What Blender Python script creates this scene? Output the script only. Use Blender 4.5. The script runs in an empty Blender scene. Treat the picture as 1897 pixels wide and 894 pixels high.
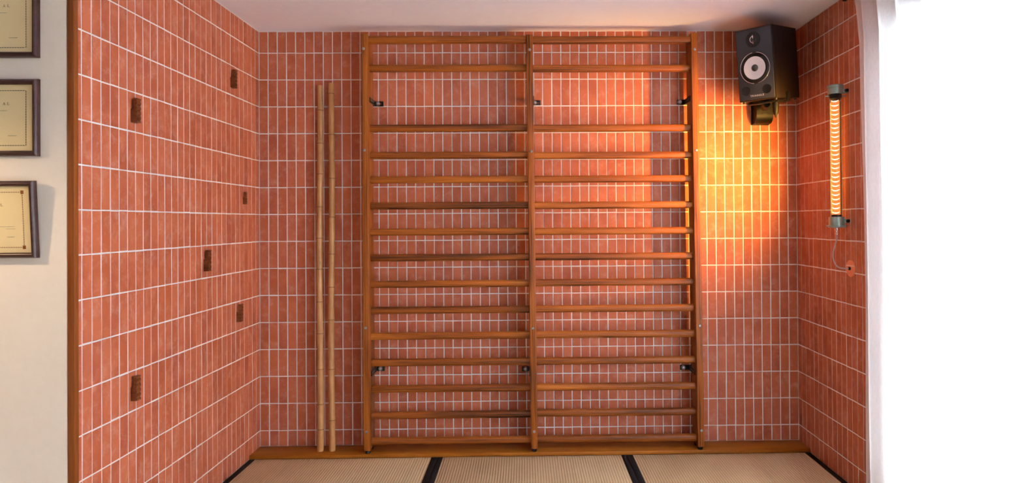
import bpy, bmesh, math, random
from mathutils import Vector, Matrix, Euler
random.seed(7)
scene = bpy.context.scene
C = scene.collection

# ------------------------------------------------------------------ camera
FPX, PPX, PPY = 1228.04, 992.02, 402.24
YAW, PITCH, ROLL = 0.01685, 0.00663, -0.0066
ZO = 2.287                                   # height of the first full grout line above the tatami
CAM = Vector((1.53016, -3.85585, -0.98499 + ZO))
fwd = Vector((math.sin(YAW) * math.cos(PITCH), math.cos(YAW) * math.cos(PITCH), math.sin(PITCH)))
right0 = Vector((math.cos(YAW), -math.sin(YAW), 0))
up0 = right0.cross(fwd)
CR = right0 * math.cos(ROLL) + up0 * math.sin(ROLL)
CU = -right0 * math.sin(ROLL) + up0 * math.cos(ROLL)
cd = bpy.data.cameras.new('camera')
cam = bpy.data.objects.new('camera', cd); C.objects.link(cam)
M = Matrix.Identity(4)
for i in range(3):
    M[i][0], M[i][1], M[i][2], M[i][3] = CR[i], CU[i], -fwd[i], CAM[i]
cam.matrix_world = M
cd.sensor_fit = 'HORIZONTAL'; cd.sensor_width = 36.0; cd.lens = FPX / 1897 * 36
cd.shift_x = (948.5 - PPX) / 1897; cd.shift_y = (PPY - 447) / 1897
cd.clip_start = 0.02
scene.camera = cam

# ------------------------------------------------------------------ world and exposure
w = bpy.data.worlds.new('daylight'); scene.world = w; w.use_nodes = True
bg = w.node_tree.nodes['Background']
bg.inputs['Color'].default_value = (0.80, 0.90, 1.0, 1); bg.inputs['Strength'].default_value = 26.0
scene.view_settings.view_transform = 'Standard'; scene.view_settings.look = 'None'
scene.view_settings.gamma = 1.0; scene.view_settings.use_curve_mapping = False
scene.view_settings.exposure = 0.0
scene.cycles.use_denoising = True

# ------------------------------------------------------------------ helpers
def at(x, y, axis, v):
    """point of the room seen at photo pixel x, y on the plane axis = v"""
    d = CR * ((x - PPX) / FPX) - CU * ((y - PPY) / FPX) + fwd
    t = (v - CAM[axis]) / d[axis]
    return CAM + d * t
def pix(P):
    d = Vector(P) - CAM; k = d.dot(fwd)
    return PPX + FPX * d.dot(CR) / k, PPY - FPX * d.dot(CU) / k

WM = {}                                       # world matrices, kept by hand
def link(o, parent=None, mw=None):
    C.objects.link(o)
    mw = mw or Matrix.Identity(4)
    WM[o.name] = mw.copy()
    if parent is not None:
        o.parent = parent; o.matrix_basis = WM[parent.name].inverted() @ mw
    else:
        o.matrix_basis = mw
    return o
def obj(name, me, mat, parent=None, mw=None):
    if isinstance(me, bmesh.types.BMesh):
        bm = me; me = bpy.data.meshes.new(name); bm.to_mesh(me); bm.free()
    if mat is not None and not me.materials: me.materials.append(mat)
    return link(bpy.data.objects.new(name, me), parent, mw)
def thing(name, label, cat, mw=None, group=None):
    e = bpy.data.objects.new(name, None); e.empty_display_size = 0.05
    link(e, None, mw); return tag(e, label, cat, group)
def tag(o, label, cat, group=None, kind=None):
    o['label'] = label
    if cat: o['category'] = cat
    if group: o['group'] = group
    if kind: o['kind'] = kind
    return o
def T(x, y, z): return Matrix.Translation((x, y, z))
def smooth(bm, ang=40):
    for f in bm.faces: f.smooth = True
    lim = math.radians(ang)
    for e in bm.edges:
        if len(e.link_faces) == 2 and e.calc_face_angle(0) > lim: e.smooth = False
    return bm
def add_box(bm, x0, x1, y0, y1, z0, z1, bevel=0, seg=2):
    r = bmesh.ops.create_cube(bm, size=1)
    for v in r['verts']:
        v.co = Vector((x0 + (v.co.x + .5) * (x1 - x0), y0 + (v.co.y + .5) * (y1 - y0), z0 + (v.co.z + .5) * (z1 - z0)))
    if bevel:
        es = list({e for v in r['verts'] for e in v.link_edges})
        bmesh.ops.bevel(bm, geom=es, offset=bevel, segments=seg, affect='EDGES', profile=.5)
    return bm
def box(x0, x1, y0, y1, z0, z1, bevel=0, seg=2):
    return smooth(add_box(bmesh.new(), x0, x1, y0, y1, z0, z1, bevel, seg))
def add_lathe(bm, prof, n=32, mat=None):
    """prof: (radius, z) pairs, revolved about local z"""
    rings = []
    for r, z in prof:
        if r < 1e-6: rings.append([bm.verts.new((0, 0, z))])
        else: rings.append([bm.verts.new((r * math.cos(2 * math.pi * k / n), r * math.sin(2 * math.pi * k / n), z)) for k in range(n)])
    vs = [v for r in rings for v in r]
    for a, b in zip(rings, rings[1:]):
        for k in range(n):
            q = []
            for v in (a[k % len(a)], a[(k + 1) % len(a)], b[(k + 1) % len(b)], b[k % len(b)]):
                if v not in q: q.append(v)
            if len(q) > 2: bm.faces.new(q)
    if mat is not None:
        for v in vs: v.co = mat @ v.co
    return bm
def lathe(prof, n=32, mat=None, ang=35):
    bm = add_lathe(bmesh.new(), prof, n, mat)
    bmesh.ops.recalc_face_normals(bm, faces=bm.faces)
    return smooth(bm, ang)
def add_tube(bm, pts, rad, n=10, caps=True):
    pts = [Vector(p) for p in pts]; rings = []
    u = None
    for i, p in enumerate(pts):
        t = (pts[min(i + 1, len(pts) - 1)] - pts[max(i - 1, 0)]).normalized()
        if u is None:
            u = t.orthogonal().normalized()
        u = (u - t * u.dot(t)).normalized(); v = t.cross(u)
        r = rad[i] if isinstance(rad, (list, tuple)) else rad
        rings.append([bm.verts.new(p + (u * math.cos(2 * math.pi * k / n) + v * math.sin(2 * math.pi * k / n)) * r) for k in range(n)])
    for a, b in zip(rings, rings[1:]):
        for k in range(n): bm.faces.new((a[k], a[(k + 1) % n], b[(k + 1) % n], b[k]))
    if caps:
        bm.faces.new(rings[0][::-1]); bm.faces.new(rings[-1])
    return bm
def tube(pts, rad, n=10): 
    bm = add_tube(bmesh.new(), pts, rad, n); bmesh.ops.recalc_face_normals(bm, faces=bm.faces); return smooth(bm, 50)
def add_prism(bm, poly, y0, y1):
    """polygon in x, z extruded along y"""
    a = [bm.verts.new((x, y0, z)) for x, z in poly]; b = [bm.verts.new((x, y1, z)) for x, z in poly]
    n = len(poly)
    for k in range(n): bm.faces.new((a[k], a[(k + 1) % n], b[(k + 1) % n], b[k]))
    bm.faces.new(a[::-1]); bm.faces.new(b)
    return bm
def prism(poly, y0, y1):
    bm = add_prism(bmesh.new(), poly, y0, y1)
    bmesh.ops.recalc_face_normals(bm, faces=bm.faces); return bm
def frame_mw(p0, p1, ref):
    """local x from p0 to p1, local z near ref"""
    x = (Vector(p1) - Vector(p0)).normalized(); z = Vector(ref); z = (z - x * z.dot(x)).normalized(); y = z.cross(x)
    m = Matrix.Identity(4)
    for i in range(3): m[i][0], m[i][1], m[i][2], m[i][3] = x[i], y[i], z[i], p0[i]
    return m

# ------------------------------------------------------------------ materials
def srgb(r, g, b):
    f = lambda c: (c / 255) / 12.92 if c / 255 <= .04045 else ((c / 255 + .055) / 1.055) ** 2.4
    return (f(r), f(g), f(b), 1)
class NT:
    def __init__(s, name):
        s.m = bpy.data.materials.new(name); s.m.use_nodes = True; s.t = s.m.node_tree; s.n = s.t.nodes
        s.b = s.n['Principled BSDF']; s.out = s.n['Material Output']
    def node(s, k, **kw):
        n = s.n.new(k)
        for a, v in kw.items(): setattr(n, a, v)
        return n
    def set(s, inp, v):
        if hasattr(v, 'default_value') or isinstance(v, bpy.types.NodeSocket): s.t.links.new(v, inp)
        else: inp.default_value = v
    def math(s, op, a, b=0.0, clamp=False):
        n = s.node('ShaderNodeMath', operation=op, use_clamp=clamp); s.set(n.inputs[0], a); s.set(n.inputs[1], b); return n.outputs[0]
    def vmath(s, op, a, b):
        n = s.node('ShaderNodeVectorMath', operation=op); s.set(n.inputs[0], a); s.set(n.inputs[1], b); return n.outputs[0]
    def noise(s, vec, scale, detail=3, rough=.55, dist=0):
        n = s.node('ShaderNodeTexNoise'); s.set(n.inputs['Vector'], vec)
        n.inputs['Scale'].default_value = scale; n.inputs['Detail'].default_value = detail
        n.inputs['Roughness'].default_value = rough; n.inputs['Distortion'].default_value = dist
        return n.outputs['Fac']
    def ramp(s, fac, stops):
        n = s.node('ShaderNodeValToRGB'); e = n.color_ramp.elements
        e[0].position, e[0].color = stops[0]; e[1].position, e[1].color = stops[-1]
        for p, c in stops[1:-1]:
            k = e.new(p); k.color = c
        s.set(n.inputs['Fac'], fac); return n.outputs['Color']
    def mix(s, fac, a, b, blend='MIX'):
        n = s.node('ShaderNodeMix', data_type='RGBA', blend_type=blend); s.set(n.inputs[0], fac); s.set(n.inputs[6], a); s.set(n.inputs[7], b); return n.outputs[2]
    def bump(s, h, strength=.2, dist=.002):
        n = s.node('ShaderNodeBump'); n.inputs['Strength'].default_value = strength; n.inputs['Distance'].default_value = dist
        s.set(n.inputs['Height'], h); s.t.links.new(n.outputs[0], s.b.inputs['Normal'])
    def base(s, col, rough=.5, metal=0, spec=.5):
        s.set(s.b.inputs['Base Color'], col); s.set(s.b.inputs['Roughness'], rough)
        s.b.inputs['Metallic'].default_value = metal; s.b.inputs['Specular IOR Level'].default_value = spec
        return s
def plain(name, col, rough=.5, metal=0, spec=.5, nscale=60, namt=.08, bump=0):
    k = NT(name); tc = k.node('ShaderNodeTexCoord').outputs['Object']
    n = k.noise(tc, nscale, 3)
    dark = tuple(c * (1 - namt) for c in col[:3]) + (1,); lite = tuple(min(1, c * (1 + namt)) for c in col[:3]) + (1,)
    k.base(k.ramp(n, [(.3, dark), (.7, lite)]), rough, metal, spec)
    if bump: k.bump(n, bump, .001)
    return k.m

def make_tile():
    k = NT('terracotta_tile')
    geo = k.node('ShaderNodeNewGeometry'); info = k.node('ShaderNodeObjectInfo')
    pos = geo.outputs['Position']
    rnd = k.math('FRACT', k.math('ADD', info.outputs['Random'], geo.outputs['Random Per Island']))
    shift = k.node('ShaderNodeCombineXYZ'); k.set(shift.inputs[0], k.math('MULTIPLY', rnd, 37.0)); k.set(shift.inputs[2], k.math('MULTIPLY', rnd, 53.0))
    pv = k.vmath('ADD', pos, shift.outputs[0])
    base = k.ramp(rnd, [(0, srgb(152, 71, 42)), (.25, srgb(166, 81, 46)), (.5, srgb(155, 73, 48)), (.75, srgb(174, 89, 55)), (1, srgb(163, 83, 56))])
    cloud = k.noise(pv, 9, 4, .6)
    base = k.mix(k.ramp(cloud, [(.42, (0, 0, 0, 1)), (.72, (1, 1, 1, 1))]), base, srgb(178, 95, 63))
    haze = k.noise(pv, 17, 6, .72, .4)
    grain = k.noise(pos, 420, 2, .6)
    hz = k.math('MULTIPLY', k.ramp(haze, [(.50, (0, 0, 0, 1)), (.72, (1, 1, 1, 1))]), k.ramp(grain, [(.38, (0, 0, 0, 1)), (.62, (1, 1, 1, 1))]))
    base = k.mix(k.math('MULTIPLY', hz, .62), base, srgb(206, 158, 142))
    spot = k.noise(pos, 150, 2, .5)
    base = k.mix(k.math('MULTIPLY', k.ramp(spot, [(.66, (0, 0, 0, 1)), (.74, (1, 1, 1, 1))]), .25), base, srgb(124, 62, 44))
    k.base(base, .62, 0, .35)
    k.bump(k.math('ADD', k.math('MULTIPLY', cloud, .7), k.math('MULTIPLY', grain, .25)), .35, .002)
    return k.m
TILE = make_tile()
GROUT = plain('pale_grout', srgb(226, 221, 224), .9, 0, .2, 160, .07, .2)
WHITE = plain('cream_wall_paint', srgb(236, 226, 216), .85, 0, .25, 35, .015, .05)
CEIL = plain('ceiling_paint', srgb(240, 236, 246), .9, 0, .2, 25, .012)
def make_wood(name, stops, sc=(1.6, 26, 26), rough=.46, coat=.06, bands=.6):
    k = NT(name)
    tc = k.node('ShaderNodeTexCoord').outputs['Object']; info = k.node('ShaderNodeObjectInfo').outputs['Random']
    off = k.node('ShaderNodeCombineXYZ')
    for a, f in zip(range(3), (31.0, 17.0, 23.0)): k.set(off.inputs[a], k.math('MULTIPLY', info, f))
    v = k.vmath('ADD', tc, off.outputs[0])
    wv = k.vmath('MULTIPLY', v, sc)
    big = k.noise(wv, 1.0, 3, .5, .6)
    fine = k.noise(k.vmath('MULTIPLY', v, (6, 260, 260)), 1.0, 3, .6)
    wave = k.node('ShaderNodeTexWave', wave_type='RINGS', rings_direction='X', wave_profile='SAW')
    k.set(wave.inputs['Vector'], k.vmath('MULTIPLY', v, (.5, 9, 9))); wave.inputs['Scale'].default_value = 5.0
    wave.inputs['Distortion'].default_value = 5.0; wave.inputs['Detail'].default_value = 2.0; wave.inputs['Detail Scale'].default_value = 1.2
    f = k.math('ADD', k.math('MULTIPLY', big, 1 - bands * .5), k.math('MULTIPLY', wave.outputs['Fac'], bands * .5))
    f = k.math('ADD', k.math('MULTIPLY', f, .8), k.math('MULTIPLY', fine, .2))
    tone = k.math('ADD', k.math('MULTIPLY', info, .16), -.08)
    col = k.ramp(k.math('ADD', f, tone), stops)
    k.base(col, rough, 0, .22)
    k.b.inputs['Coat Weight'].default_value = coat; k.b.inputs['Coat Roughness'].default_value = .28
    k.bump(fine, .12, .001)
    return k.m
WOOD = make_wood('varnished_ash_brown', [(.32, srgb(46, 20, 5)), (.41, srgb(90, 42, 10)), (.50, srgb(124, 60, 15)), (.60, srgb(142, 74, 20)), (.76, srgb(170, 98, 33))])
PLANK = make_wood('orange_plank_wood', [(.25, srgb(106, 55, 10)), (.5, srgb(140, 77, 14)), (.8, srgb(162, 94, 24))], (1.2, 18, 18), .5, .04, .3)
TRIMW = make_wood('dark_trim_wood', [(.25, srgb(90, 44, 14)), (.5, srgb(122, 61, 19)), (.8, srgb(144, 78, 28))], (1.2, 30, 30), .5, .05, .25)
CARVED = make_wood('dark_carved_wood', [(.25, srgb(66, 30, 14)), (.5, srgb(96, 46, 22)), (.8, srgb(124, 64, 32))], (20, 90, 90), .55, .0, .2)
CABIN = make_wood('black_walnut_veneer', [(.25, srgb(13, 8, 8)), (.5, srgb(22, 14, 13)), (.8, srgb(34, 21, 18))], (40, 40, 2.5), .55, .0, .1)
FRAMEW = make_wood('dark_mahogany_frame', [(.25, srgb(46, 26, 26)), (.5, srgb(60, 34, 32)), (.8, srgb(78, 46, 40))], (3, 60, 60), .32, .2, .2)
BLACK = plain('black_metal', srgb(15, 15, 17), .45, 0, .3)
BLACKP = plain('black_plastic', srgb(13, 12, 13), .5, 0, .22)
BAFFLE = plain('charcoal_baffle', srgb(44, 44, 50), .55, 0, .4, 600, .1, .1)
STEEL = plain('bright_steel', srgb(150, 150, 158), .35, .9, .5)
CHROME = plain('chrome', srgb(225, 222, 226), .18, 1.0, .5)
CONE = plain('pale_paper_cone', srgb(222, 212, 216), .6, 0, .3, 200, .04)
RUBBER = plain('black_rubber', srgb(15, 15, 16), .5, 0, .4)
PRINTW = plain('pale_print', srgb(215, 200, 205), .5)
CAPM = plain('grey_green_cast_metal', srgb(138, 152, 142), .34, .55, .5, 30, .08)
FABRIC_B = plain('black_border_cloth', srgb(22, 22, 26), .85, 0, .2, 300, .15, .2)
INK = plain('brown_ink', srgb(74, 50, 34), .8)
INKR = plain('rust_border_ink', srgb(160, 96, 50), .8)
PAPER = plain('aged_paper', srgb(250, 230, 184), .8, 0, .2, 14, .03)
REAR = plain('muted_rear_wall_paint', srgb(128, 112, 100), .85, 0, .25, 30, .04)
DISC = plain('orange_terracotta_disc', srgb(222, 128, 88), .6, 0, .35, 90, .06)
CABLE = plain('grey_braided_cable', srgb(176, 174, 184), .5, .2, .4, 900, .35, .4)
ROBLACK = plain('rod_black', srgb(14, 14, 15), .4, .2)
def make_bamboo():
    k = NT('dry_bamboo'); tc = k.node('ShaderNodeTexCoord').outputs['Object']
    info = k.node('ShaderNodeObjectInfo').outputs['Random']
    v = k.vmath('ADD', tc, (0, 0, 0)); st = k.noise(k.vmath('MULTIPLY', v, (60, 60, 2.2)), 1, 3, .6); bl = k.noise(v, 9, 3, .6)
    sp = k.noise(k.vmath('MULTIPLY', v, (1, 1, .6)), 70, 2, .5)
    c = k.ramp(k.math('ADD', k.math('MULTIPLY', st, .5), k.math('MULTIPLY', bl, .5)), [(.32, srgb(146, 94, 50)), (.5, srgb(170, 116, 66)), (.7, srgb(190, 140, 88))])
    c = k.mix(k.math('MULTIPLY', k.ramp(sp, [(.66, (0, 0, 0, 1)), (.75, (1, 1, 1, 1))]), .5), c, srgb(120, 74, 40))
    k.base(c, .42, 0, .4); return k.m
BAMBOO = make_bamboo()
NODE = plain('bamboo_node', srgb(122, 74, 38), .5, 0, .3, 120, .2)
def make_tatami():
    k = NT('woven_rush'); tc = k.node('ShaderNodeTexCoord').outputs['Object']
    sx = k.node('ShaderNodeSeparateXYZ'); k.set(sx.inputs[0], tc)
    rib = k.math('SINE', k.math('MULTIPLY', sx.outputs[0], 2 * math.pi / .0138))
    fine = k.noise(k.vmath('MULTIPLY', tc, (60, 1100, 60)), 1, 2, .6)
    bl = k.noise(tc, 5, 3, .6)
    f = k.math('ADD', k.math('MULTIPLY', rib, .16), k.math('ADD', k.math('MULTIPLY', fine, .4), k.math('MULTIPLY', bl, .4)))
    k.base(k.ramp(f, [(.15, srgb(176, 146, 108)), (.42, srgb(206, 178, 138)), (.7, srgb(222, 198, 160))]), .7, 0, .3)
    k.bump(k.math('ADD', rib, k.math('MULTIPLY', fine, .5)), .5, .0015); return k.m
TATAMI = make_tatami()
def make_sheer():
    k = NT('white_sheer_linen'); tc = k.node('ShaderNodeTexCoord').outputs['Object']
    n = k.noise(k.vmath('MULTIPLY', tc, (200, 500, 40)), 1, 2, .6)
    col = k.ramp(n, [(.3, (.80, .80, .82, 1)), (.7, (.88, .88, .89, 1))])
    d = k.node('ShaderNodeBsdfDiffuse'); t = k.node('ShaderNodeBsdfTranslucent'); mx = k.node('ShaderNodeMixShader')
    k.set(d.inputs['Color'], col); k.set(t.inputs['Color'], col); mx.inputs[0].default_value = .6
    k.t.links.new(d.outputs[0], mx.inputs[1]); k.t.links.new(t.outputs[0], mx.inputs[2]); k.t.links.new(mx.outputs[0], k.out.inputs['Surface'])
    return k.m
SHEER = make_sheer()
def make_glass(name, tint, gloss=.08, fr_amt=.7):
    k = NT(name); tr = k.node('ShaderNodeBsdfTransparent'); gl = k.node('ShaderNodeBsdfGlossy'); mx = k.node('ShaderNodeMixShader')
    tr.inputs['Color'].default_value = tint; gl.inputs['Roughness'].default_value = .03
    fr = k.node('ShaderNodeLayerWeight'); fr.inputs['Blend'].default_value = .25
    k.set(mx.inputs[0], k.math('ADD', k.math('MULTIPLY', fr.outputs['Fresnel'], fr_amt), gloss * .3))
    k.t.links.new(tr.outputs[0], mx.inputs[1]); k.t.links.new(gl.outputs[0], mx.inputs[2]); k.t.links.new(mx.outputs[0], k.out.inputs['Surface'])
    return k.m
GLASS = make_glass('thin_clear_glass', (.97, .985, .975, 1))
GLAZE = make_glass('picture_glazing', (.995, .995, .99, 1), .03, .25)
TUBEGLASS = make_glass('tube_glass', (.96, .985, .96, 1), .02, .12)
def make_emit(name, col, s):
    k = NT(name); k.base(col, .5); k.b.inputs['Emission Color'].default_value = col; k.b.inputs['Emission Strength'].default_value = s; return k.m
GLOW = make_emit('glowing_reflector', (1.0, .26, .06, 1), .55)
GLOWS = make_emit('glowing_louvre', (1.0, .84, .66, 1), 1.35)

# ------------------------------------------------------------------ room shell
P, ROW, GAP = .053, .1556, .0053
XR = 59 * P                                   # right wall
CZ = 2.413                                    # ceiling
YE = -1.578                                   # where the tiled left wall ends
YW = -1.02                                    # window jamb in the right wall
YB = -5.6; XL = -2.6
def structure(name, bm, mat, label, cat=None):
    o = obj(name, bm, mat); o['kind'] = 'structure'; o['label'] = label; return o
wall_back = structure('wall_back', box(-.12, XR + .12, .0012, .15, -.1, CZ + .1), GROUT, 'terracotta tiled back wall with pale grout behind the wall bars')
wall_left = structure('wall_left', box(-.12, -.0012, YE, .0012, -.1, CZ), GROUT, 'terracotta tiled side wall carrying the carved wooden hooks')
wall_right = structure('wall_right', box(XR + .0012, XR + .14, YW, .0012, -.1, CZ), GROUT, 'terracotta tiled side wall beside the curtained window')
a0 = at(123.8, 450, 1, YE - .012)
structure('wall_front', box(XL, a0.x, YE - .012, YE + .1, 0, CZ), WHITE, 'cream painted wall carrying the framed certificates')
structure('wall_far', box(XL - .1, XL, YB, YE, 0, CZ), REAR, 'muted brown painted side wall of the room')
structure('wall_rear', box(XL - .1, XR + .14, YB - .1, YB, 0, CZ), REAR, 'muted brown painted wall at the other end of the room')
structure('ceiling', box(XL - .1, XR + .14, YB - .1, .0012, CZ, CZ + .1), CEIL, 'flat white painted ceiling')
structure('floor', box(XL - .1, XR + .14, YB - .1, .0012, -.12, -.052), TATAMI, 'woven matting floor under the tatami mats')
WZ0, WZ1, WY1 = .10, 2.09, -4.6
def right_wall_rest():
    bm = bmesh.new()
    add_box(bm, XR + .0012, XR + .14, WY1, YW, -.1, WZ0); add_box(bm, XR + .0012, XR + .14, WY1, YW, WZ1, CZ)
    add_box(bm, XR + .0012, XR + .14, YB, WY1, -.1, CZ); return bm
structure('wall_window', right_wall_rest(), WHITE, 'cream painted wall around the window behind the curtain')
win = thing('window_1', 'tall window glowing behind the white curtain', 'window'); win['kind'] = 'structure'; del win['category']
def wframe():
    bm = bmesh.new(); a, b = XR + .07, XR + .12
    for y in (YW, (YW + WY1) / 2 + .025, WY1 + .05): add_box(bm, a, b, y - .05, y, WZ0, WZ1)
    add_box(bm, a, b, WY1, YW, WZ0, WZ0 + .05); add_box(bm, a, b, WY1, YW, WZ1 - .05, WZ1); return bm
obj('window_frame', wframe(), WHITE, win)
mid = (YW + WY1) / 2
for y0, y1 in ((WY1 + .05, mid - .025), (mid + .025, YW - .05)):
    obj('pane', box(XR + .092, XR + .097, y0, y1, WZ0 + .05, WZ1 - .05), GLASS, win)

# tiles: 300 of a wall as objects, the rest joined
TT = .006
tile_cache = {}
def tile_verts(wd, ht):
    c = .0016; a, b = wd / 2, ht / 2
    back = [(-a, TT, -b), (a, TT, -b), (a, TT, b), (-a, TT, b)]
    rim = [(-a, c, -b), (a, c, -b), (a, c, b), (-a, c, b)]
    front = [(-a + c, 0, -b + c), (a - c, 0, -b + c), (a - c, 0, b - c), (-a + c, 0, b - c)]
    f = [(8, 9, 10, 11)]
    for k in range(4):
        n = (k + 1) % 4
        f += [(4 + k, 4 + n, 8 + n, 8 + k), (k, n, 4 + n, 4 + k)]
    return back + rim + front, f
def tile_mesh(wd, ht):
    key = (round(wd, 4), round(ht, 4))
    if key not in tile_cache:
        v, f = tile_verts(*key); me = bpy.data.meshes.new('tile'); me.from_pydata(v, [], f); me.materials.append(TILE); tile_cache[key] = me
    return tile_cache[key]
def lay(wall, cols, rows, base_mw, hidden=None):
    """cols, rows: lists of (lo, hi) grout centre lines in wall u, z; base_mw maps (u, depth, z) into the room"""
    cells = []
    for (u0, u1) in cols:
        for (z0, z1) in rows:
            wd = u1 - u0 - GAP; ht = z1 - z0 - GAP
            if wd < .008 or ht < .008: continue
            cu, cz = (u0 + u1) / 2, (z0 + z1) / 2
            pp = [pix(base_mw @ Vector((u, 0, z))) for u, z in ((u0, z0), (u1, z0), (u1, z1), (u0, z1))]
            pp = [(min(max(x, 0), 1897), min(max(y, 0), 894)) for x, y in pp]
            ar = abs(sum(pp[i][0] * pp[(i + 1) % 4][1] - pp[(i + 1) % 4][0] * pp[i][1] for i in range(4))) / 2
            if hidden and hidden(cu, cz): ar *= .5
            j = Matrix.Translation((cu + random.gauss(0, .00045), random.gauss(0, .0003), cz + random.gauss(0, .00045))) @ Euler((random.gauss(0, .003), random.gauss(0, .0022), random.gauss(0, .006))).to_matrix().to_4x4()
            cells.append((ar, wd, ht, base_mw @ j))
    cells.sort(key=lambda c: -c[0])
    for ar, wd, ht, m in cells[:300]:
        o = bpy.data.objects.new('tile', tile_mesh(wd, ht)); link(o, wall, m)
    rest = cells[300:]
    if rest:
        V, F = [], []
        for ar, wd, ht, m in rest:
            v, f = tile_verts(wd, ht); n = len(V)
            V += [tuple(m @ Vector(p)) for p in v]; F += [tuple(i + n for i in q) for q in f]
        me = bpy.data.meshes.new('tile_field'); me.from_pydata(V, [], F)
        o = obj('tile_field', me, TILE, wall); o['kind'] = 'stuff'
Z0 = ZO
rows = [(Z0, CZ - .001)] + [(Z0 - (j + 1) * ROW, Z0 - j * ROW) for j in range(14)]
zl = Z0 - 14 * ROW
LX0, LX2 = .63, 2.52
lay(wall_back, [(i * P, (i + 1) * P) for i in range(59)], rows + [(.018, zl)], T(0, -.001, 0), lambda u, z: LX0 < u < LX2)
cl = [(i * P, min((i + 1) * P, -YE)) for i in range(30)]
lay(wall_left, cl, rows + [(-.004, zl)], Matrix(((0, -1, 0, .001), (-1, 0, 0, 0), (0, 0, 1, 0), (0, 0, 0, 1))))
lay(wall_right, [(i * P, (i + 1) * P) for i in range(19)], rows + [(-.004, zl)], Matrix(((0, 1, 0, XR - .001), (-1, 0, 0, 0), (0, 0, 1, 0), (0, 0, 0, 1))))

# wooden plank along the foot of the back wall, corner post of the tiled recess
BT, BD = .020, .157
bm = box(0, XR - .004, -.5 * BD, .5 * BD, 0, BT, .0015)
plank = structure('trim_1', bm, PLANK, 'varnished orange wooden plank along the foot of the tiled back wall'); plank.matrix_basis = T(.002, -BD / 2 - .003, 0); 
WM[plank.name] = plank.matrix_basis.copy()
tr = structure('trim_2', box(0, CZ, -.0125, .0125, -.012, .012, .004), TRIMW, 'narrow brown wooden corner strip where the tiles meet the cream wall')
a = at(123.8, 450, 1, YE - .0135)
tr.matrix_basis = frame_mw(Vector((a.x + .0125, YE - .0015, 0)), Vector((a.x + .0125, YE - .0015, 1)), (0, 1, 0))

# ------------------------------------------------------------------ tatami mats
def zfloor(x, y): return at(x, y, 2, 0.0)
s1 = (zfloor(811, 840.5).x + zfloor(799, 880).x) / 2
s2 = (zfloor(1160, 838).x + zfloor(1177.5, 880).x) / 2
mats = [(.004, s1 - .001, 'tatami mat between the hook wall and the first black seam'),
        (s1 + .001, s2 - .001, 'tatami mat in the middle between two black seams'),
        (s2 + .001, XR - .004, 'tatami mat beside the curtained wall')]
MY0, MY1 = -BD - .006, -BD - .006 - 1.75
for x0, x1, lab in mats:
    t = thing('tatami_mat', lab, 'tatami mat', T((x0 + x1) / 2, MY0, -.05), 'tatami mats on the floor')
    obj('mat_surface', box(x0 + .0 - (x0 + x1) / 2, x1 - (x0 + x1) / 2, MY1 - MY0, 0, 0, .05, .003), TATAMI, t, T((x0 + x1) / 2, MY0, -.05))
    for e in (x0, x1 - .031):
        obj('border', box(e - .0004, e + .0314, MY1 - .0004, MY0 + .0004, -.049, .0012, .0012), FABRIC_B, t)

# ------------------------------------------------------------------ wall bars
HF, HB = .166, .045
FT = .020                                     # rubber foot height
lad = thing('wall_bars', 'double brown wooden wall bars with fifteen rungs fixed to the tiled wall', 'wall bars', T(1.57, -.1, BT))
posts = [((668.8, 681.9, 90), (673.5, 685.4, 825), 62.5), ((975, 987, 92), (984, 996, 825), 63.5), ((1281.3, 1291.8, 91), (1293.6, 1304.2, 800), 60)]
PX = []
screws = [[(673, 90), (675, 278), (677, 607), (679, 800)], [(981, 92), (984, 280), (987, 608), (989.5, 799)], [(1287, 91), (1290, 278), (1296.5, 603), (1299.5, 797)]]
pw = .0375
for (ta, tb, ty), (ba, bb, by), ytop in posts:
    ct = at((ta + tb) / 2, ty, 1, -HF); cb = at((ba + bb) / 2, by, 1, -HF)
    d = (ct - cb) / (ct.z - cb.z)
    ztop = min(at(ta, ytop, 1, -HF).z, CZ - .012)
    p0 = cb + d * (BT + FT - cb.z); p1 = cb + d * (ztop - cb.z)
    yc = -(HF + HB) / 2
    p0.y = p1.y = yc
    PX.append((p0, p1))
    mw = frame_mw(p0, p1, (0, -1, 0))          # local z faces the room
    L = (p1 - p0).length; hd = (HF - HB) / 2
    k = len(PX) - 1
    po = obj('post', box(0, L, -pw / 2, pw / 2, -hd, hd, .003, 3), WOOD, lad, mw)
    foot = T(p0.x - .001, 0, 0)
    obj('foot', smooth(add_lathe(bmesh.new(), [(0, BT), (.013, BT), (.0145, BT + .004), (.0145, BT + FT), (0, BT + FT)], 20, T(p0.x, -HF + .026, 0))), RUBBER, po)
    obj('foot', smooth(add_lathe(bmesh.new(), [(0, BT), (.013, BT), (.0145, BT + .004), (.0145, BT + FT), (0, BT + FT)], 20, T(p0.x, -HB - .024, 0))), RUBBER, po)
    for sx, sy in screws[k]:
        c = at(sx, sy, 1, -HF)
        prof = [(0, -.002), (.0078, -.002), (.008, .0012), (.007, .003), (.0048, .0042), (.0043, .0042), (.0036, .0008), (0, .0008)]
        obj('screw', lathe(prof, 20), STEEL, po, Matrix.Translation(c) @ Matrix.Rotation(math.radians(90), 4, 'X'))
def post_x(k, z):
    p0, p1 = PX[k]; return p0.x + (p1.x - p0.x) * (z - p0.z) / (p1.z - p0.z)
yl = [74, 126.4, 237.1, 287.5, 332.3, 380.6, 429, 476.5, 525.3, 573.5, 621.2, 669.9, 718.7, 767.4, 815.1]
yr = [74.5, 126.9, 237.1, 287.5, 331.3, 379.6, 427.5, 474.5, 522.2, 570.5, 618.2, 666.9, 715.1, 762.8, 811]
RY = -.115
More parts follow.
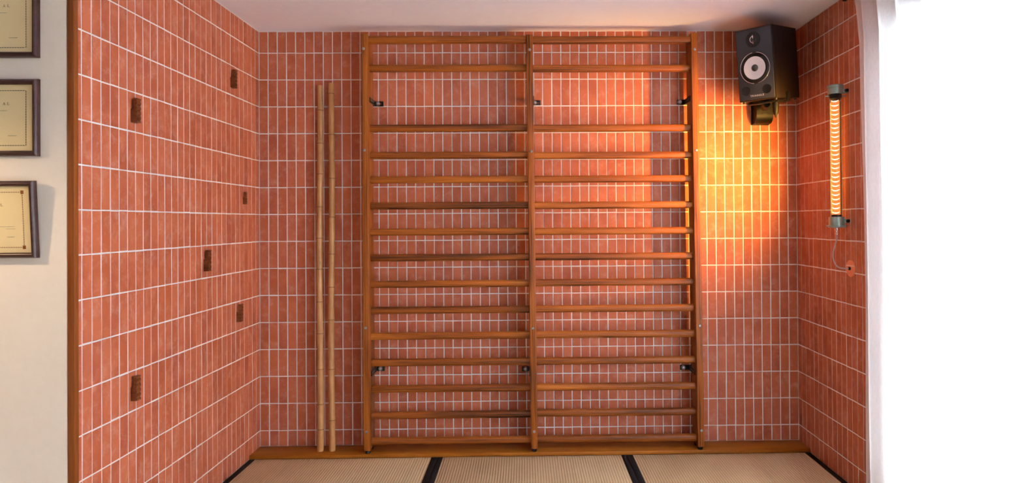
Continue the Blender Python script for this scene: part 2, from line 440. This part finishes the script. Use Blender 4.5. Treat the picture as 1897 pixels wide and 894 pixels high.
for n in range(15):
    for bay, (ys, xm) in enumerate(((yl, 712), (yr, 1188))):
        y = -.138 if n == 0 else RY
        if bay == 0: pa = at(830, ys[n], 1, y); sl = 0
        else: pa = at(1130, ys[n], 1, y)
        z = pa.z
        xa = post_x(bay, z) + pw / 2 - .006; xb = post_x(bay + 1, z) - pw / 2 + .006
        rz, ry = (.0216, .0210) if n == 0 else (.0203, .0210)
        N = 20; bm = bmesh.new(); L = xb - xa; rings = []
        for q, s in ((0, 1), (.5, 1.0), (1, 1)):
            ring = []
            for m in range(N):
                t = 2 * math.pi * m / N
                c, sn = math.cos(t), math.sin(t)
                e = .72                          # softened square section
                ring.append(bm.verts.new((q * L, math.copysign(abs(c) ** e, c) * ry, math.copysign(abs(sn) ** e, sn) * rz)))
            rings.append(ring)
        for a, b in zip(rings, rings[1:]):
            for m in range(N): bm.faces.new((a[m], a[(m + 1) % N], b[(m + 1) % N], b[m]))
        bm.faces.new(rings[0][::-1]); bm.faces.new(rings[-1]); bmesh.ops.recalc_face_normals(bm, faces=bm.faces)
        obj('rung', smooth(bm, 60), WOOD, lad, T(xa, y, z))
# black angle brackets that hold the posts to the tiles
def bracket(k, side, bx, by, fx0, fx1):
    c = at(bx, by, 1, -.004); z = c.z; hh = .0145
    x_in = post_x(k, z) + side * (pw / 2 + .0018)
    fa = at(fx0, by, 1, -.002).x; fb = at(fx1, by, 1, -.002).x
    bm = bmesh.new()
    lo, hi = (min(fa, x_in), max(fb, x_in))
    # flange with a slot, built round the slot
    far = hi if side > 0 else lo
    s0, s1 = sorted((c.x + side * .008, far - side * .012))
    add_box(bm, lo, hi, -.0045, -.0012, z - hh, z - .005); add_box(bm, lo, hi, -.0045, -.0012, z + .005, z + hh)
    add_box(bm, lo, s0, -.0045, -.0012, z - .005, z + .005); add_box(bm, s1, hi, -.0045, -.0012, z - .005, z + .005)
    add_box(bm, x_in - .0018, x_in + .0018, -.135, -.0012, z - hh, z + hh)
    br = obj('bracket', bm, BLACK, lad)
    prof = [(0, 0), (.0135, 0), (.0135, .004), (.0115, .0105), (.008, .0145), (0, .016)]
    obj('bolt', lathe(prof, 20), STEEL, br, Matrix.Translation((c.x, -.0045, c.z)) @ Matrix.Rotation(math.radians(90), 4, 'X'))
    for yy in (-.055, -.085, -.115):
        obj('screw', lathe([(0, 0), (.0042, 0), (.0036, .0015), (0, .002)], 12), STEEL, br,
            Matrix.Translation((x_in + side * .0018, yy, z)) @ Matrix.Rotation(math.radians(90) * side, 4, 'Y'))
bracket(0, 1, 699.8, 192.3, 690, 710.5)
bracket(1, 1, 990.5, 190.3, 985, 1001.5)
bracket(2, -1, 1259, 189.2, 1254, 1275)
bracket(0, 1, 705.5, 682, 694, 713)
bracket(1, -1, 973.4, 682.8, 967, 986)
bracket(2, -1, 1265.5, 680, 1259.5, 1284)

# ------------------------------------------------------------------ bamboo poles
def bamboo(label, xb, yb, xt, yt, r0, r1, nodes, bow):
    b = at(xb, yb, 2, BT); top = at(xt, yt, 1, -r1 - .004)
    mw = Matrix.Translation(b); e = thing('bamboo_pole', label, 'bamboo pole', mw, 'bamboo poles leaning on the tiles')
    L = top - b; H = L.z
    nz = sorted(min(max((at(xb, n, 1, -.05).z - b.z) / H, .01), .99) for n in nodes)
    ts = sorted(set([0, .003, .997, 1] + [i / 60 for i in range(1, 60)] + [q + d for q in nz for d in (-.0035, 0, .0035)]))
    bm = bmesh.new(); pts = []; rad = []
    def path(t): 
        o = math.sin(t * math.pi * 2.6 + bow) * .0028
        return b + L * t + Vector((o, 0, 0))
    for t in ts:
        pts.append(path(t)); r = r0 + (r1 - r0) * t
        near = min(abs(t - q) for q in nz)
        r += .0014 * math.exp(-(near / .006) ** 2)
        if t in (0, 1): r *= .9
        rad.append(r)
    inv = mw.inverted()
    obj('cane', tube([inv @ p for p in pts], rad, 20), BAMBOO, e, mw)
    for q in nz:
        r = r0 + (r1 - r0) * q + .0017; c = path(q); dz = .0022
        m = Matrix.Translation(c) @ L.to_track_quat('Z', 'Y').to_matrix().to_4x4()
        obj('node_ring', lathe([(r - .002, -dz * 1.6), (r, -dz), (r + .0003, 0), (r, dz), (r - .002, dz * 1.6)], 20), NODE, e, m)
bamboo('bamboo pole with closely spaced nodes, the one farther from the wall bars', 593.2, 834.9, 592.4, 158.5, .0183, .0155, [203, 265, 322, 383, 441, 498, 558, 616, 681, 744.6, 790], .4)
bamboo('bamboo pole with taller top, the one nearer the wall bars', 614.7, 834.4, 614, 154, .0178, .0155, [172, 249, 330, 402, 470, 531, 591, 681, 773.7], 2.2)

# ------------------------------------------------------------------ carved hooks
def hook_mesh(h, d, wd):
    out = []
    n = 40
    for i in range(n + 1):
        z = i / n; ph = (z * 5.0 + .5) % 1.0
        x = d * (.86 + .16 * (1 - abs(2 * ph - 1)) ** .7) if .06 < z < .94 else d * 1.0
        out.append((x, z * h))
    poly = [(0, 0)] + out + [(d * .42, h), (d * .42, h * .56), (0, h * .56)]
    bm = prism(poly, 0, wd); return smooth(bm, 35)
hooks = [(242, 226, 181.2, 1, 'carved wavy wooden hook high on the tiled wall, nearest the certificates'),
         (426.7, 161.6, 128.4, 1, 'carved wavy wooden hook highest of all, near the ceiling corner'),
         (449.5, 378, 355, .72, 'smallest carved wooden hook, closest to the wall corner'),
         (377.1, 502.3, 463.1, 1, 'carved wavy wooden hook at mid height in the middle of the tiled wall'),
         (438, 596, 563.4, 1, 'carved wavy wooden hook low on the tiled wall near the bamboo poles'),
         (241.8, 742.5, 697.1, 1, 'carved wavy wooden hook lowest of all, near the wooden corner strip')]
for x, yb, yt, s, lab in hooks:
    p = at(x, yb, 0, .001); h = at(x, yt, 0, .001).z - p.z
    o = obj('wall_hook', hook_mesh(h, .024 * s, .029 * s), CARVED, None, T(.0012, p.y, p.z)); tag(o, lab, 'wall hook', 'carved wooden hooks on the tiled wall')

# ------------------------------------------------------------------ loudspeaker and its wall mount
SW, SH, SD = .206, .38, .314
SM = Matrix.Translation((2.76269, -.35490, -.15498 + ZO)) @ Matrix.Rotation(-.77609, 4, 'Z') @ Matrix.Rotation(.13074, 4, 'X')
spk = thing('loudspeaker', 'black two-way loudspeaker with pale cone mounted high in the corner', 'loudspeaker', SM)
obj('cabinet', box(-SW / 2, SW / 2, .004, SD, -SH / 2, SH / 2, .0025), CABIN, spk, SM)
baf = obj('baffle', box(-SW / 2 + .006, SW / 2 - .006, -.002, .006, -SH / 2 + .006, SH / 2 - .006, .0015), BAFFLE, spk, SM)
FR = Matrix.Rotation(math.radians(90), 4, 'X')   # local z out of the front
def onf(x, z): return SM @ T(x, -.002, z) @ FR
wf = obj('woofer', lathe([(.086, 0), (.086, .0015), (.080, .0022), (.079, .001), (.077, .001), (.0745, .0035), (.068, .0055), (.0615, .0035), (.0595, .0008), (.0575, .0008)], 48), RUBBER, spk, onf(-.001, -.020))
obj('cone', lathe([(.060, .0052), (.045, .0036), (.030, .0024), (.016, .0014)], 48, None, 80), CONE, wf, onf(-.001, -.020))
obj('dust_cap', lathe([(.0185, .0012), (.017, .005), (.012, .0078), (.006, .0092), (0, .0096)], 32, None, 80), BAFFLE, wf, onf(-.001, -.020))
def arc(a0, a1, r, wd=.0016):
    bm = bmesh.new(); n = 28
    add_tube(bm, [(r * math.cos(a0 + (a1 - a0) * i / n), r * math.sin(a0 + (a1 - a0) * i / n), .0018) for i in range(n + 1)], wd, 8); return smooth(bm, 60)
for a0, a1 in ((97, 263), (-82, 83)):
    obj('trim_ring', arc(math.radians(a0), math.radians(a1), .0815), CHROME, wf, onf(-.001, -.020))
tw = obj('tweeter', lathe([(.041, 0), (.041, .0012), (.037, .0014), (.028, .0006), (.018, .0004), (.0, .0004)], 40), RUBBER, spk, onf(-.001, .1285))
obj('phase_ring', smooth(add_tube(bmesh.new(), [(.0165 * math.cos(math.radians(t)), .0165 * math.sin(math.radians(t)), .0028) for t in range(95, 270, 7)], .0022, 8), 60), CHROME, tw, onf(-.001, .1285))
obj('phase_ring', smooth(add_tube(bmesh.new(), [(.0165 * math.cos(math.radians(t)), .0165 * math.sin(math.radians(t)), .0024) for t in range(-85, 86, 7)], .0013, 8), 60), BAFFLE, tw, onf(-.001, .1285))
obj('phase_plug', box(-.0022, .0016, -.0045, -.001, -.023, .023, .001), CHROME, tw, SM @ T(-.001, -.002, .1285))
obj('dome', lathe([(.0105, .0006), (.009, .0034), (.005, .005), (0, .0056)], 24, None, 80), RUBBER, tw, onf(-.001, .1285))
for x, z in ((-.060, -.135), (.057, -.137)):
    obj('bass_port', lathe([(.026, 0), (.0255, .0014), (.0235, .0016), (.0205, .0006), (.019, .0002), (0, .0002)], 32), RUBBER, spk, onf(x, z))
def text_mesh(s, size, sp=1.0, ext=.0002):
    cu = bpy.data.curves.new('lettering', 'FONT'); cu.body = s; cu.size = size; cu.align_x = 'CENTER'; cu.align_y = 'CENTER'; cu.extrude = ext; cu.space_character = sp
    o = bpy.data.objects.new('lettering', cu); C.objects.link(o); dg = bpy.context.evaluated_depsgraph_get()
    me = bpy.data.meshes.new_from_object(o.evaluated_get(dg)); bpy.data.objects.remove(o); bpy.data.curves.remove(cu); me.name = 'lettering'; return me
tm = text_mesh('TRIANGLE', .0135, 1.28); tm.materials.clear()
obj('lettering', tm, PRINTW, baf, SM @ T(.001, -.0023, -.1655) @ FR)
for x in (-.088, .088):
    for y in (.03, SD - .03):
        obj('foot', lathe([(0, 0), (.007, 0), (.008, .004), (.008, .009), (0, .009)], 16), RUBBER, spk, SM @ T(x, y, -SH / 2 - .009))
mnt = thing('speaker_mount', 'black wall mount carrying the loudspeaker from below', 'speaker mount', T(2.83, 0, 1.85))
TM = SM @ T(0, .11, -SH / 2 - .010)
tray = obj('tray', box(-.085, .085, -.05, .10, -.008, .0, .002), BLACK, mnt, TM)
obj('tray_arm', box(.08, .113, .02, .045, -.008, -.002, .002), BLACK, mnt, TM)
obj('side_clamp', box(.1036, .113, .018, .05, -.008, .040, .002), BLACK, mnt, TM)
obj('tray_arm', box(-.113, -.08, .02, .045, -.008, -.002, .002), BLACK, mnt, TM)
obj('side_clamp', box(-.113, -.1036, .018, .05, -.008, .012, .002), BLACK, mnt, TM)
obj('tray_arm', box(.02, .045, .09, .16, -.008, 0, .003), BLACK, mnt, TM)
pa = at(1399, 198, 1, -.06); pb = at(1430, 228, 1, -.06)
x0, x1, zb = pa.x, pb.x, pb.z
# housing: a rounded drum on a plate screwed to the tiles
def housing():
    bm = bmesh.new(); poly = []
    h = .125; d = .085
    for i in range(13):
        a = math.radians(-90 + 0 - 90 * i / 12)
        poly.append((-d + .05 + .05 * math.cos(a), .05 + .05 * math.sin(a)))
    poly = [(-.006, 0)] + poly + [(-d, h), (-.006, h)]
    b = add_prism(bm, poly, 0, x1 - x0)
    bmesh.ops.recalc_face_normals(bm, faces=bm.faces); return smooth(bm, 30)
hm = Matrix(((0, 1, 0, x0), (1, 0, 0, 0), (0, 0, 1, zb), (0, 0, 0, 1)))
obj('housing', housing(), BLACKP, mnt, hm)
obj('wall_plate', box(x0 - .006, x1 + .004, -.010, -.0012, zb - .004, zb + .15, .003), BLACKP, mnt)
obj('slot', box((x0 + x1) / 2 - .018, (x0 + x1) / 2 + .022, -.0875, -.084, zb + .047, zb + .053, .001), RUBBER, mnt)
tc_ = TM @ Vector((0, 0, -.008))
obj('arm', tube([((x0 + x1) / 2, -.05, zb + .10), ((x0 + x1) / 2, -.10, zb + .118), (tc_.x * .5 + (x0 + x1) / 4, -.15, tc_.z - .004), (tc_.x, tc_.y, tc_.z - .002)], .020, 16), BLACKP, mnt)
kp = at(1437, 203, 1, -.30)
obj('knob', lathe([(0, .045), (.017, .045), (.0175, .02), (.0155, -.01), (.013, -.022), (.006, -.03), (.0035, -.043), (0, -.044)], 24, T(kp.x, kp.y, kp.z)), BLACKP, mnt)

# ------------------------------------------------------------------ glowing tube lamp on the right wall
LXW = XR - .062                               # tube axis
lt = at(1546, 158, 0, LXW); lb = at(1551.5, 431, 0, LXW)
ly = (lt.y + lb.y) / 2; zt_, zb_ = lt.z, lb.z
R_T = .0315
LM = T(LXW, ly, zb_)
lamp = thing('tube_lamp', 'vertical glass tube lamp glowing orange on the tiled wall beside the curtain', 'wall lamp', LM)
H = zt_ - zb_
cap0, cap1 = .024, .078                       # lower cap
top0, top1 = H - .046, H
obj('glass_tube', lathe([(R_T, cap1 - .004), (R_T, top0 + .004)], 40), TUBEGLASS, lamp, LM)
ec = obj('end_cap', lathe([(0, top0), (R_T + .003, top0), (R_T + .0045, top0 + .004), (R_T + .0045, top0 + .030), (R_T + .0075, top0 + .031), (R_T + .0075, top0 + .040), (R_T + .003, top0 + .045), (0, top0 + .046)], 40), CAPM, lamp, LM)
ec2 = obj('end_cap', lathe([(0, cap0), (R_T + .003, cap0 + .001), (R_T + .0085, cap0 + .004), (R_T + .0085, cap0 + .010), (R_T + .0045, cap0 + .012), (R_T + .0045, cap1 - .004), (R_T + .002, cap1), (0, cap1)], 40), CAPM, lamp, LM)
obj('inner_shade', lathe([(0, top0 - .001), (R_T - .003, top0 - .001), (R_T - .004, top0 - .022), (.012, top0 - .036), (0, top0 - .037)], 32), BLACKP, lamp, LM)
obj('inner_shade', lathe([(0, cap1 + .012), (R_T - .006, cap1 + .011), (R_T - .004, cap1 + .001), (0, cap1 + .001)], 32), BLACKP, lamp, LM)
for z in (top0 + .016, cap0 + .034):
    cl_ = obj('wall_clamp', box(R_T + .002, .0605, -.012, .012, z - .011, z + .011, .003), CAPM, lamp, LM)
    obj('clamp_screw', lathe([(0, 0), (.008, 0), (.008, .012), (.006, .014), (0, .014)], 16), BLACKP, cl_, LM @ T(R_T + .016, -.012, z) @ Matrix.Rotation(math.radians(90), 4, 'X'))
    obj('wall_clip', box(-R_T - .014, .0605, .012, .018, z - .026, z - .020, .001), CAPM, cl_, LM)
# reflector trough on the room side, louvre slats in front of it
AN = math.radians(137)                         # direction of the beam in plan: towards the corner
nd = Vector((math.cos(AN), math.sin(AN), 0))
def trough(a0, a1):
    bm = bmesh.new(); n = 14; rr = R_T - .0075; z0, z1 = cap1 + .012, top0 - .036; A = []; B = []
    for i in range(n + 1):
        a = math.radians(a0 + (a1 - a0) * i / n)
        A.append(bm.verts.new((rr * math.cos(a), rr * math.sin(a), z0))); B.append(bm.verts.new((rr * math.cos(a), rr * math.sin(a), z1)))
    for i in range(n): bm.faces.new((A[i], A[i + 1], B[i + 1], B[i]))
    bmesh.ops.solidify(bm, geom=bm.faces[:], thickness=.001); bmesh.ops.recalc_face_normals(bm, faces=bm.faces)
    return smooth(bm, 60)
obj('reflector', trough(186, 292), GLOW, lamp, LM)
obj('reflector_back', trough(293, 434), CAPM, lamp, LM)
def slat():
    bm = bmesh.new(); n = 10; rr = R_T - .0028; ri = R_T - .0068; rows_ = []
    mid_a = math.atan2(CAM.y - ly, CAM.x - LXW) - math.radians(8)
    for i in range(n + 1):
        u = -1 + 2 * i / n; a = mid_a + math.radians(40) * u; th = .0048 * math.sqrt(max(0, 1 - u * u)) + .0003
        dz = -.005 * (1 - u * u)
        q = []
        for r_ in (ri, rr):
            for s_ in (0, 1): q.append(bm.verts.new((r_ * math.cos(a), r_ * math.sin(a), dz - s_ * th)))
        rows_.append(q)
    for p_, q in zip(rows_, rows_[1:]):
        for f in ((0, 1, 3, 2),): pass
        bm.faces.new((p_[0], q[0], q[2], p_[2])); bm.faces.new((p_[1], p_[3], q[3], q[1])); bm.faces.new((p_[2], q[2], q[3], p_[3])); bm.faces.new((p_[0], p_[1], q[1], q[0]))
    bm.faces.new((rows_[0][0], rows_[0][2], rows_[0][3], rows_[0][1])); bm.faces.new((rows_[-1][0], rows_[-1][1], rows_[-1][3], rows_[-1][2]))
    bmesh.ops.recalc_face_normals(bm, faces=bm.faces); me = bpy.data.meshes.new('slat'); smooth(bm, 40).to_mesh(me); bm.free(); me.materials.append(GLOWS); return me
sm_ = slat(); zz = cap1 + .026
while zz < top0 - .02:
    obj('slat', sm_, None, lamp, LM @ T(0, 0, zz)); zz += .0218
for da in (-62, 62):
    a = math.atan2(CAM.y - ly, CAM.x - LXW) + math.radians(da)
    obj('guide_rod', tube([((R_T - .004) * math.cos(a), (R_T - .004) * math.sin(a), cap1), ((R_T - .004) * math.cos(a), (R_T - .004) * math.sin(a), top0 - .02)], .0013, 8), CAPM, lamp, LM)
ad = bpy.data.lights.new('tube_light', 'AREA'); ad.shape = 'RECTANGLE'; ad.size = .026; ad.size_y = top0 - cap1 - .06; ad.energy = 18; ad.color = (1.0, .47, .065); ad.spread = math.radians(101)
al = bpy.data.objects.new('tube_light', ad)
yv = Vector((0, 0, 1)); zv = -nd; xv = yv.cross(zv); am = Matrix.Identity(4)
for i in range(3): am[i][0], am[i][1], am[i][2] = xv[i], yv[i], zv[i]
link(al, lamp, LM @ T(nd.x * .004, nd.y * .004, (cap1 + top0) / 2 - .01) @ am)
# gland, cable and the round tile cover
gl_ = obj('cable_gland', lathe([(0, cap0), (.010, cap0), (.010, cap0 - .012), (.0065, cap0 - .014), (.0065, cap0 - .026), (.0085, cap0 - .028), (.0085, cap0 - .034), (.0045, cap0 - .038), (0, cap0 - .038)], 20), CHROME, lamp, LM)
pc = at(1573, 497, 0, XR - .012)
g0 = Vector((LXW, ly, zb_ + cap0 - .034))
cw = [g0, g0 + Vector((0, 0, -.02))]
for (x, y, xx) in ((1547.5, 452, XR - .055), (1543.8, 466, XR - .05), (1543.5, 477, XR - .048), (1547, 488, XR - .045), (1553, 494.5, XR - .04), (1562, 496.8, XR - .03)):
    cw.append(at(x, y, 0, xx))
cw.append(pc + Vector((0, .0, 0)))
def catmull(p, n=6):
    o = []
    p = [p[0]] + p + [p[-1]]
    for i in range(1, len(p) - 2):
        for k in range(n):
            t = k / n; a, b, c, d = p[i - 1], p[i], p[i + 1], p[i + 2]
            o.append(.5 * ((2 * b) + (c - a) * t + (2 * a - 5 * b + 4 * c - d) * t * t + (3 * b - a - 3 * c + d) * t ** 3))
    return o + [p[-2]]
inv = LM.inverted()
obj('cable', tube([inv @ p for p in catmull(cw)], .0033, 10), CABLE, lamp, LM)
PMX = Matrix.Translation((XR - .0015, pc.y, pc.z)) @ Matrix.Rotation(math.radians(-90), 4, 'Y')
cov = thing('cable_cover', 'round terracotta cover disc where the lamp cable enters the wall', 'cover plate', PMX)
obj('disc', lathe([(0, 0), (.0405, 0), (.0415, .003), (.0405, .0058), (0, .006)], 40), DISC, cov, PMX)
obj('grout_line', box(.012, .0155, -.038, .038, .0055, .0063), GROUT, cov, PMX)
obj('grommet', lathe([(0, .006), (.0085, .006), (.0085, .012), (.006, .014), (0, .014)], 20), RUBBER, cov, PMX)

# ------------------------------------------------------------------ curtain and its rod
CX = XR - .078
RZ = at(1565, -2, 0, CX).z
re = at(1565, -2, 0, CX)
rod = thing('curtain_rod', 'black curtain rod with a small end knob under the ceiling', 'curtain rod', T(CX, re.y, RZ))
obj('rod', tube([(CX, re.y - .006, RZ), (CX, WY1 - .2, RZ)], .008, 12), ROBLACK, rod)
obj('finial', lathe([(0, -.012), (.008, -.0105), (.0125, -.004), (.013, 0), (.0125, .004), (.008, .0105), (0, .012)], 20, T(CX, re.y, RZ), 60), ROBLACK, rod)
for y in (re.y - .10, -2.6, WY1 - .1):
    obj('rod_bracket', box(CX - .006, XR - .0015, y - .008, y + .008, RZ - .014, RZ - .0065, .001), ROBLACK, rod)
ye_top = at(1583, 0, 0, CX).y; ye_mid = at(1592.5, 120, 0, CX).y; ye_bot = at(1601, 890, 0, CX).y
def curtain():
    bm = bmesh.new(); NU, NV = 420, 40; zt0, zb0 = RZ - .0165, .03; g = []
    for j in range(NV + 1):
        v = j / NV; z = zt0 + (zb0 - zt0) * v
        if v < .1: e = ye_top + (ye_mid - ye_top) * (v / .1) ** .7
        else: e = ye_mid + (ye_bot - ye_mid) * (v - .1) / .9
        e += .004 * math.sin(v * 9)
        row = []
        for i in range(NU + 1):
            u = i / NU; y = e + (WY1 - .15 - e) * u
            s = (e - y)
            amp = .016 + .012 * math.sin(s * 3.1 + 1) * (1 - .3 * v)
            x = amp * math.sin(s * 46 + 1.1 * math.sin(s * 7) + .35 * math.sin(v * 3 + s * 5)) + .006 * math.sin(s * 101 + v * 2) * (1 - v * .8)
            x += .010 * math.sin(s * 5 + v * 1.6) * v
            head = max(0, 1 - v / .02)
            x *= (1 - .55 * head); y += .006 * math.sin(s * 46 + 2) 
            row.append(bm.verts.new((CX - .0 + x, y, z)))
        g.append(row)
    for a, b in zip(g, g[1:]):
        for i in range(NU): bm.faces.new((a[i], b[i], b[i + 1], a[i + 1]))
    return smooth(bm, 180)
cu = obj('curtain', curtain(), SHEER); tag(cu, 'sheer white floor-length curtain glowing with daylight', 'curtain')

# ------------------------------------------------------------------ framed certificates
WYF = YE - .012                                # face of the cream wall
DF = .022
def mould(x0, x1, z0, z1, fw):
    """four mitred sides with a rounded face, local y towards the wall"""
    sides = []
    prof = [(0, .0), (0, -.010), (.12, -.0165), (.35, -.0205), (.6, -.021), (.85, -.017), (1, -.012), (1, .0)]
    cs = [(x0, z0, x1, z0), (x1, z0, x1, z1), (x1, z1, x0, z1), (x0, z1, x0, z0)]
    cx, cz = (x0 + x1) / 2, (z0 + z1) / 2
    for a, b, c, d in cs:
        bm = bmesh.new(); A = []; B = []
        for t, y in prof:
            def inn(x, z):
                return x + (fw * t if x < cx else -fw * t), z + (fw * t if z < cz else -fw * t)
            xa, za = inn(a, b); xb, zb2 = inn(c, d)
            A.append(bm.verts.new((xa, y, za))); B.append(bm.verts.new((xb, y, zb2)))
        for k in range(len(prof)):
            n = (k + 1) % len(prof); bm.faces.new((A[k], A[n], B[n], B[k]))
        bm.faces.new(A[::-1]); bm.faces.new(B); bmesh.ops.recalc_face_normals(bm, faces=bm.faces)
        sides.append(smooth(bm, 50))
    return sides
def letter(ch, h):
    """serif capitals as polygons in x, z with base at 0"""
    if ch == 'A':
        w_ = h * 1.0
        return w_, [[(w_ * .06, 0), (w_ * .12, 0), (w_ * .52, h), (w_ * .46, h)], [(w_ * .74, 0), (w_ * .90, 0), (w_ * .56, h), (w_ * .44, h)],
                    [(w_ * .22, h * .30), (w_ * .74, h * .30), (w_ * .74, h * .37), (w_ * .22, h * .37)], [(-.02 * w_, 0), (w_ * .24, 0), (w_ * .24, h * .07), (-.02 * w_, h * .07)], [(w_ * .64, 0), (w_ * 1.0, 0), (w_ * 1.0, h * .07), (w_ * .64, h * .07)]]
    w_ = h * .85
    return w_, [[(w_ * .12, 0), (w_ * .30, 0), (w_ * .30, h), (w_ * .12, h)], [(0, 0), (w_, 0), (w_, h * .07), (0, h * .07)], [(0, h * .93), (w_ * .44, h * .93), (w_ * .44, h), (0, h)], [(w_ * .9, 0), (w_, 0), (w_, h * .3), (w_ * .94, h * .3)]]
def certificate(label, xr, ytop, ybot, lean, letters, brd, ink_b, small, corner, fwpx=10):
    pr = at(xr, (ytop + ybot) / 2, 1, WYF - .02)
    zt1 = at(xr, ytop, 1, WYF - .02).z; zb1 = at(xr, ybot, 1, WYF - .02).z
    Hc = zt1 - zb1; Wc = .37; S = 1228.0 / (WYF - .02 - CAM.y)      # pixels per metre there
    mw = Matrix.Translation((pr.x - Wc, WYF - .0015 if not lean else WYF - .0015, zb1)) @ Matrix.Rotation(lean, 4, 'X')
    e = thing('framed_certificate', label, 'certificate', mw, 'framed certificates on the cream wall')
    fw = fwpx / S
    for bm in mould(0, Wc, 0, Hc, fw): obj('frame_side', bm, FRAMEW, e, mw)
    pap = obj('paper', box(fw * .8, Wc - fw * .8, -.006, -.004, fw * .8, Hc - fw * .8), PAPER, e, mw)
    def X(px): return Wc - (xr - px) / S
    def Zp(py): return Hc - (py - ytop) / S
    # printed border
    bx, by0, by1 = brd
    bm = bmesh.new()
    xe, z0, z1 = X(bx), Zp(by1), Zp(by0); xl = Wc - xe
    dash = .0085 if not corner else .0078; q = z0
    def rect(a, b, c, d, y=-.0064): add_box(bm, a, b, y, -.0059, c, d)
    while q < z1 - dash * .5:
        for xx in (xl, xe): rect(xx - .0011, xx + .0011, q, q + dash * .55)
        q += dash
    q = xl
    while q < xe - dash * .5:
        for zz_ in (z0, z1): rect(q, q + dash * .55, zz_ - .0011, zz_ + .0011)
        q += dash
    for xx in (xl, xe): rect(xx - .0004, xx + .0004, z0, z1)
    for zz_ in (z0, z1): rect(xl, xe, zz_ - .0004, zz_ + .0004)
    if corner:
        for xx in (xl, xe):
            for zz_ in (z0, z1): rect(xx - .005, xx + .005, zz_ - .006, zz_ + .006)
    obj('border_print', bm, ink_b, pap, mw)
    h = .0085
    bm = bmesh.new()
    for ch, px, py in letters:
        w_, polys = letter(ch, h); ox, oz = X(px), Zp(py) - h / 2
        for pl in polys: add_prism(bm, [(ox + a, oz + b) for a, b in pl], -.0063, -.0059)
    bmesh.ops.recalc_face_normals(bm, faces=bm.faces)
    obj('lettering', bm, INK, pap, mw)
    bm = bmesh.new()
    rs = random.Random(ytop)
    for px0, px1, py, th in small:
        x = X(px0)
        while x < X(px1):
            l = rs.uniform(.0008, .0022); zc = Zp(py) + rs.uniform(-.0003, .0003); hh = th * rs.uniform(.5, 1.1) / 2
            add_box(bm, x, x + l, -.0063, -.0059, zc - hh, zc + hh); x += l + rs.uniform(.0004, .001)
    obj('small_print', bm, INK, pap, mw)
    obj('glazing', box(fw * .7, Wc - fw * .7, -.0105, -.009, fw * .7, Hc - fw * .7), GLAZE, e, mw)
certificate('framed certificate cut off by the top of the picture', 67, -38, 105, 0, [('A', 1.5, 8), ('L', 9.5, 8)], (43.5, -16, 85), INK, [(-20, 9, 21, .0012), (12, 27, 67, .0016)], False)
certificate('framed certificate in the middle of the column on the cream wall', 67.5, 145, 288.5, 0, [('A', 1.5, 190), ('L', 9.5, 190)], (43.5, 166, 267), INK, [(-20, 9, 203, .0012), (11, 26, 249, .0016)], False)
certificate('lowest framed certificate with rust border and corner squares', 66.5, 334, 477.5, .058, [('L', 1.8, 378)], (41.5, 355, 456), INKR, [(-20, 25, 418, .001), (10, 27, 422, .001), (11, 25, 437, .0016)], True)

# ------------------------------------------------------------------ shaded hanging lamp in front of the certificate wall
SC = Vector((-.78, WYF - .46, 1.74))
scn = thing('pendant_lamp', 'small black shaded lamp hanging in front of the cream wall', 'pendant lamp', T(*SC))
obj('lamp_shade', lathe([(.10, 0), (.085, .08), (.03, .14), (0, .143), (0, .139), (.028, .136), (.081, .078), (.096, 0), (.10, 0)], 40, T(*SC)), BLACK, scn)
obj('cord', tube([(SC.x, SC.y, SC.z + .14), (SC.x, SC.y, CZ)], .003, 8), BLACK, scn)
pl = bpy.data.lights.new('bulb_light', 'POINT'); pl.energy = 34.0; pl.color = (1.0, .70, .40); pl.shadow_soft_size = .03
link(bpy.data.objects.new('bulb_light', pl), scn, T(SC.x, SC.y, SC.z + .035))
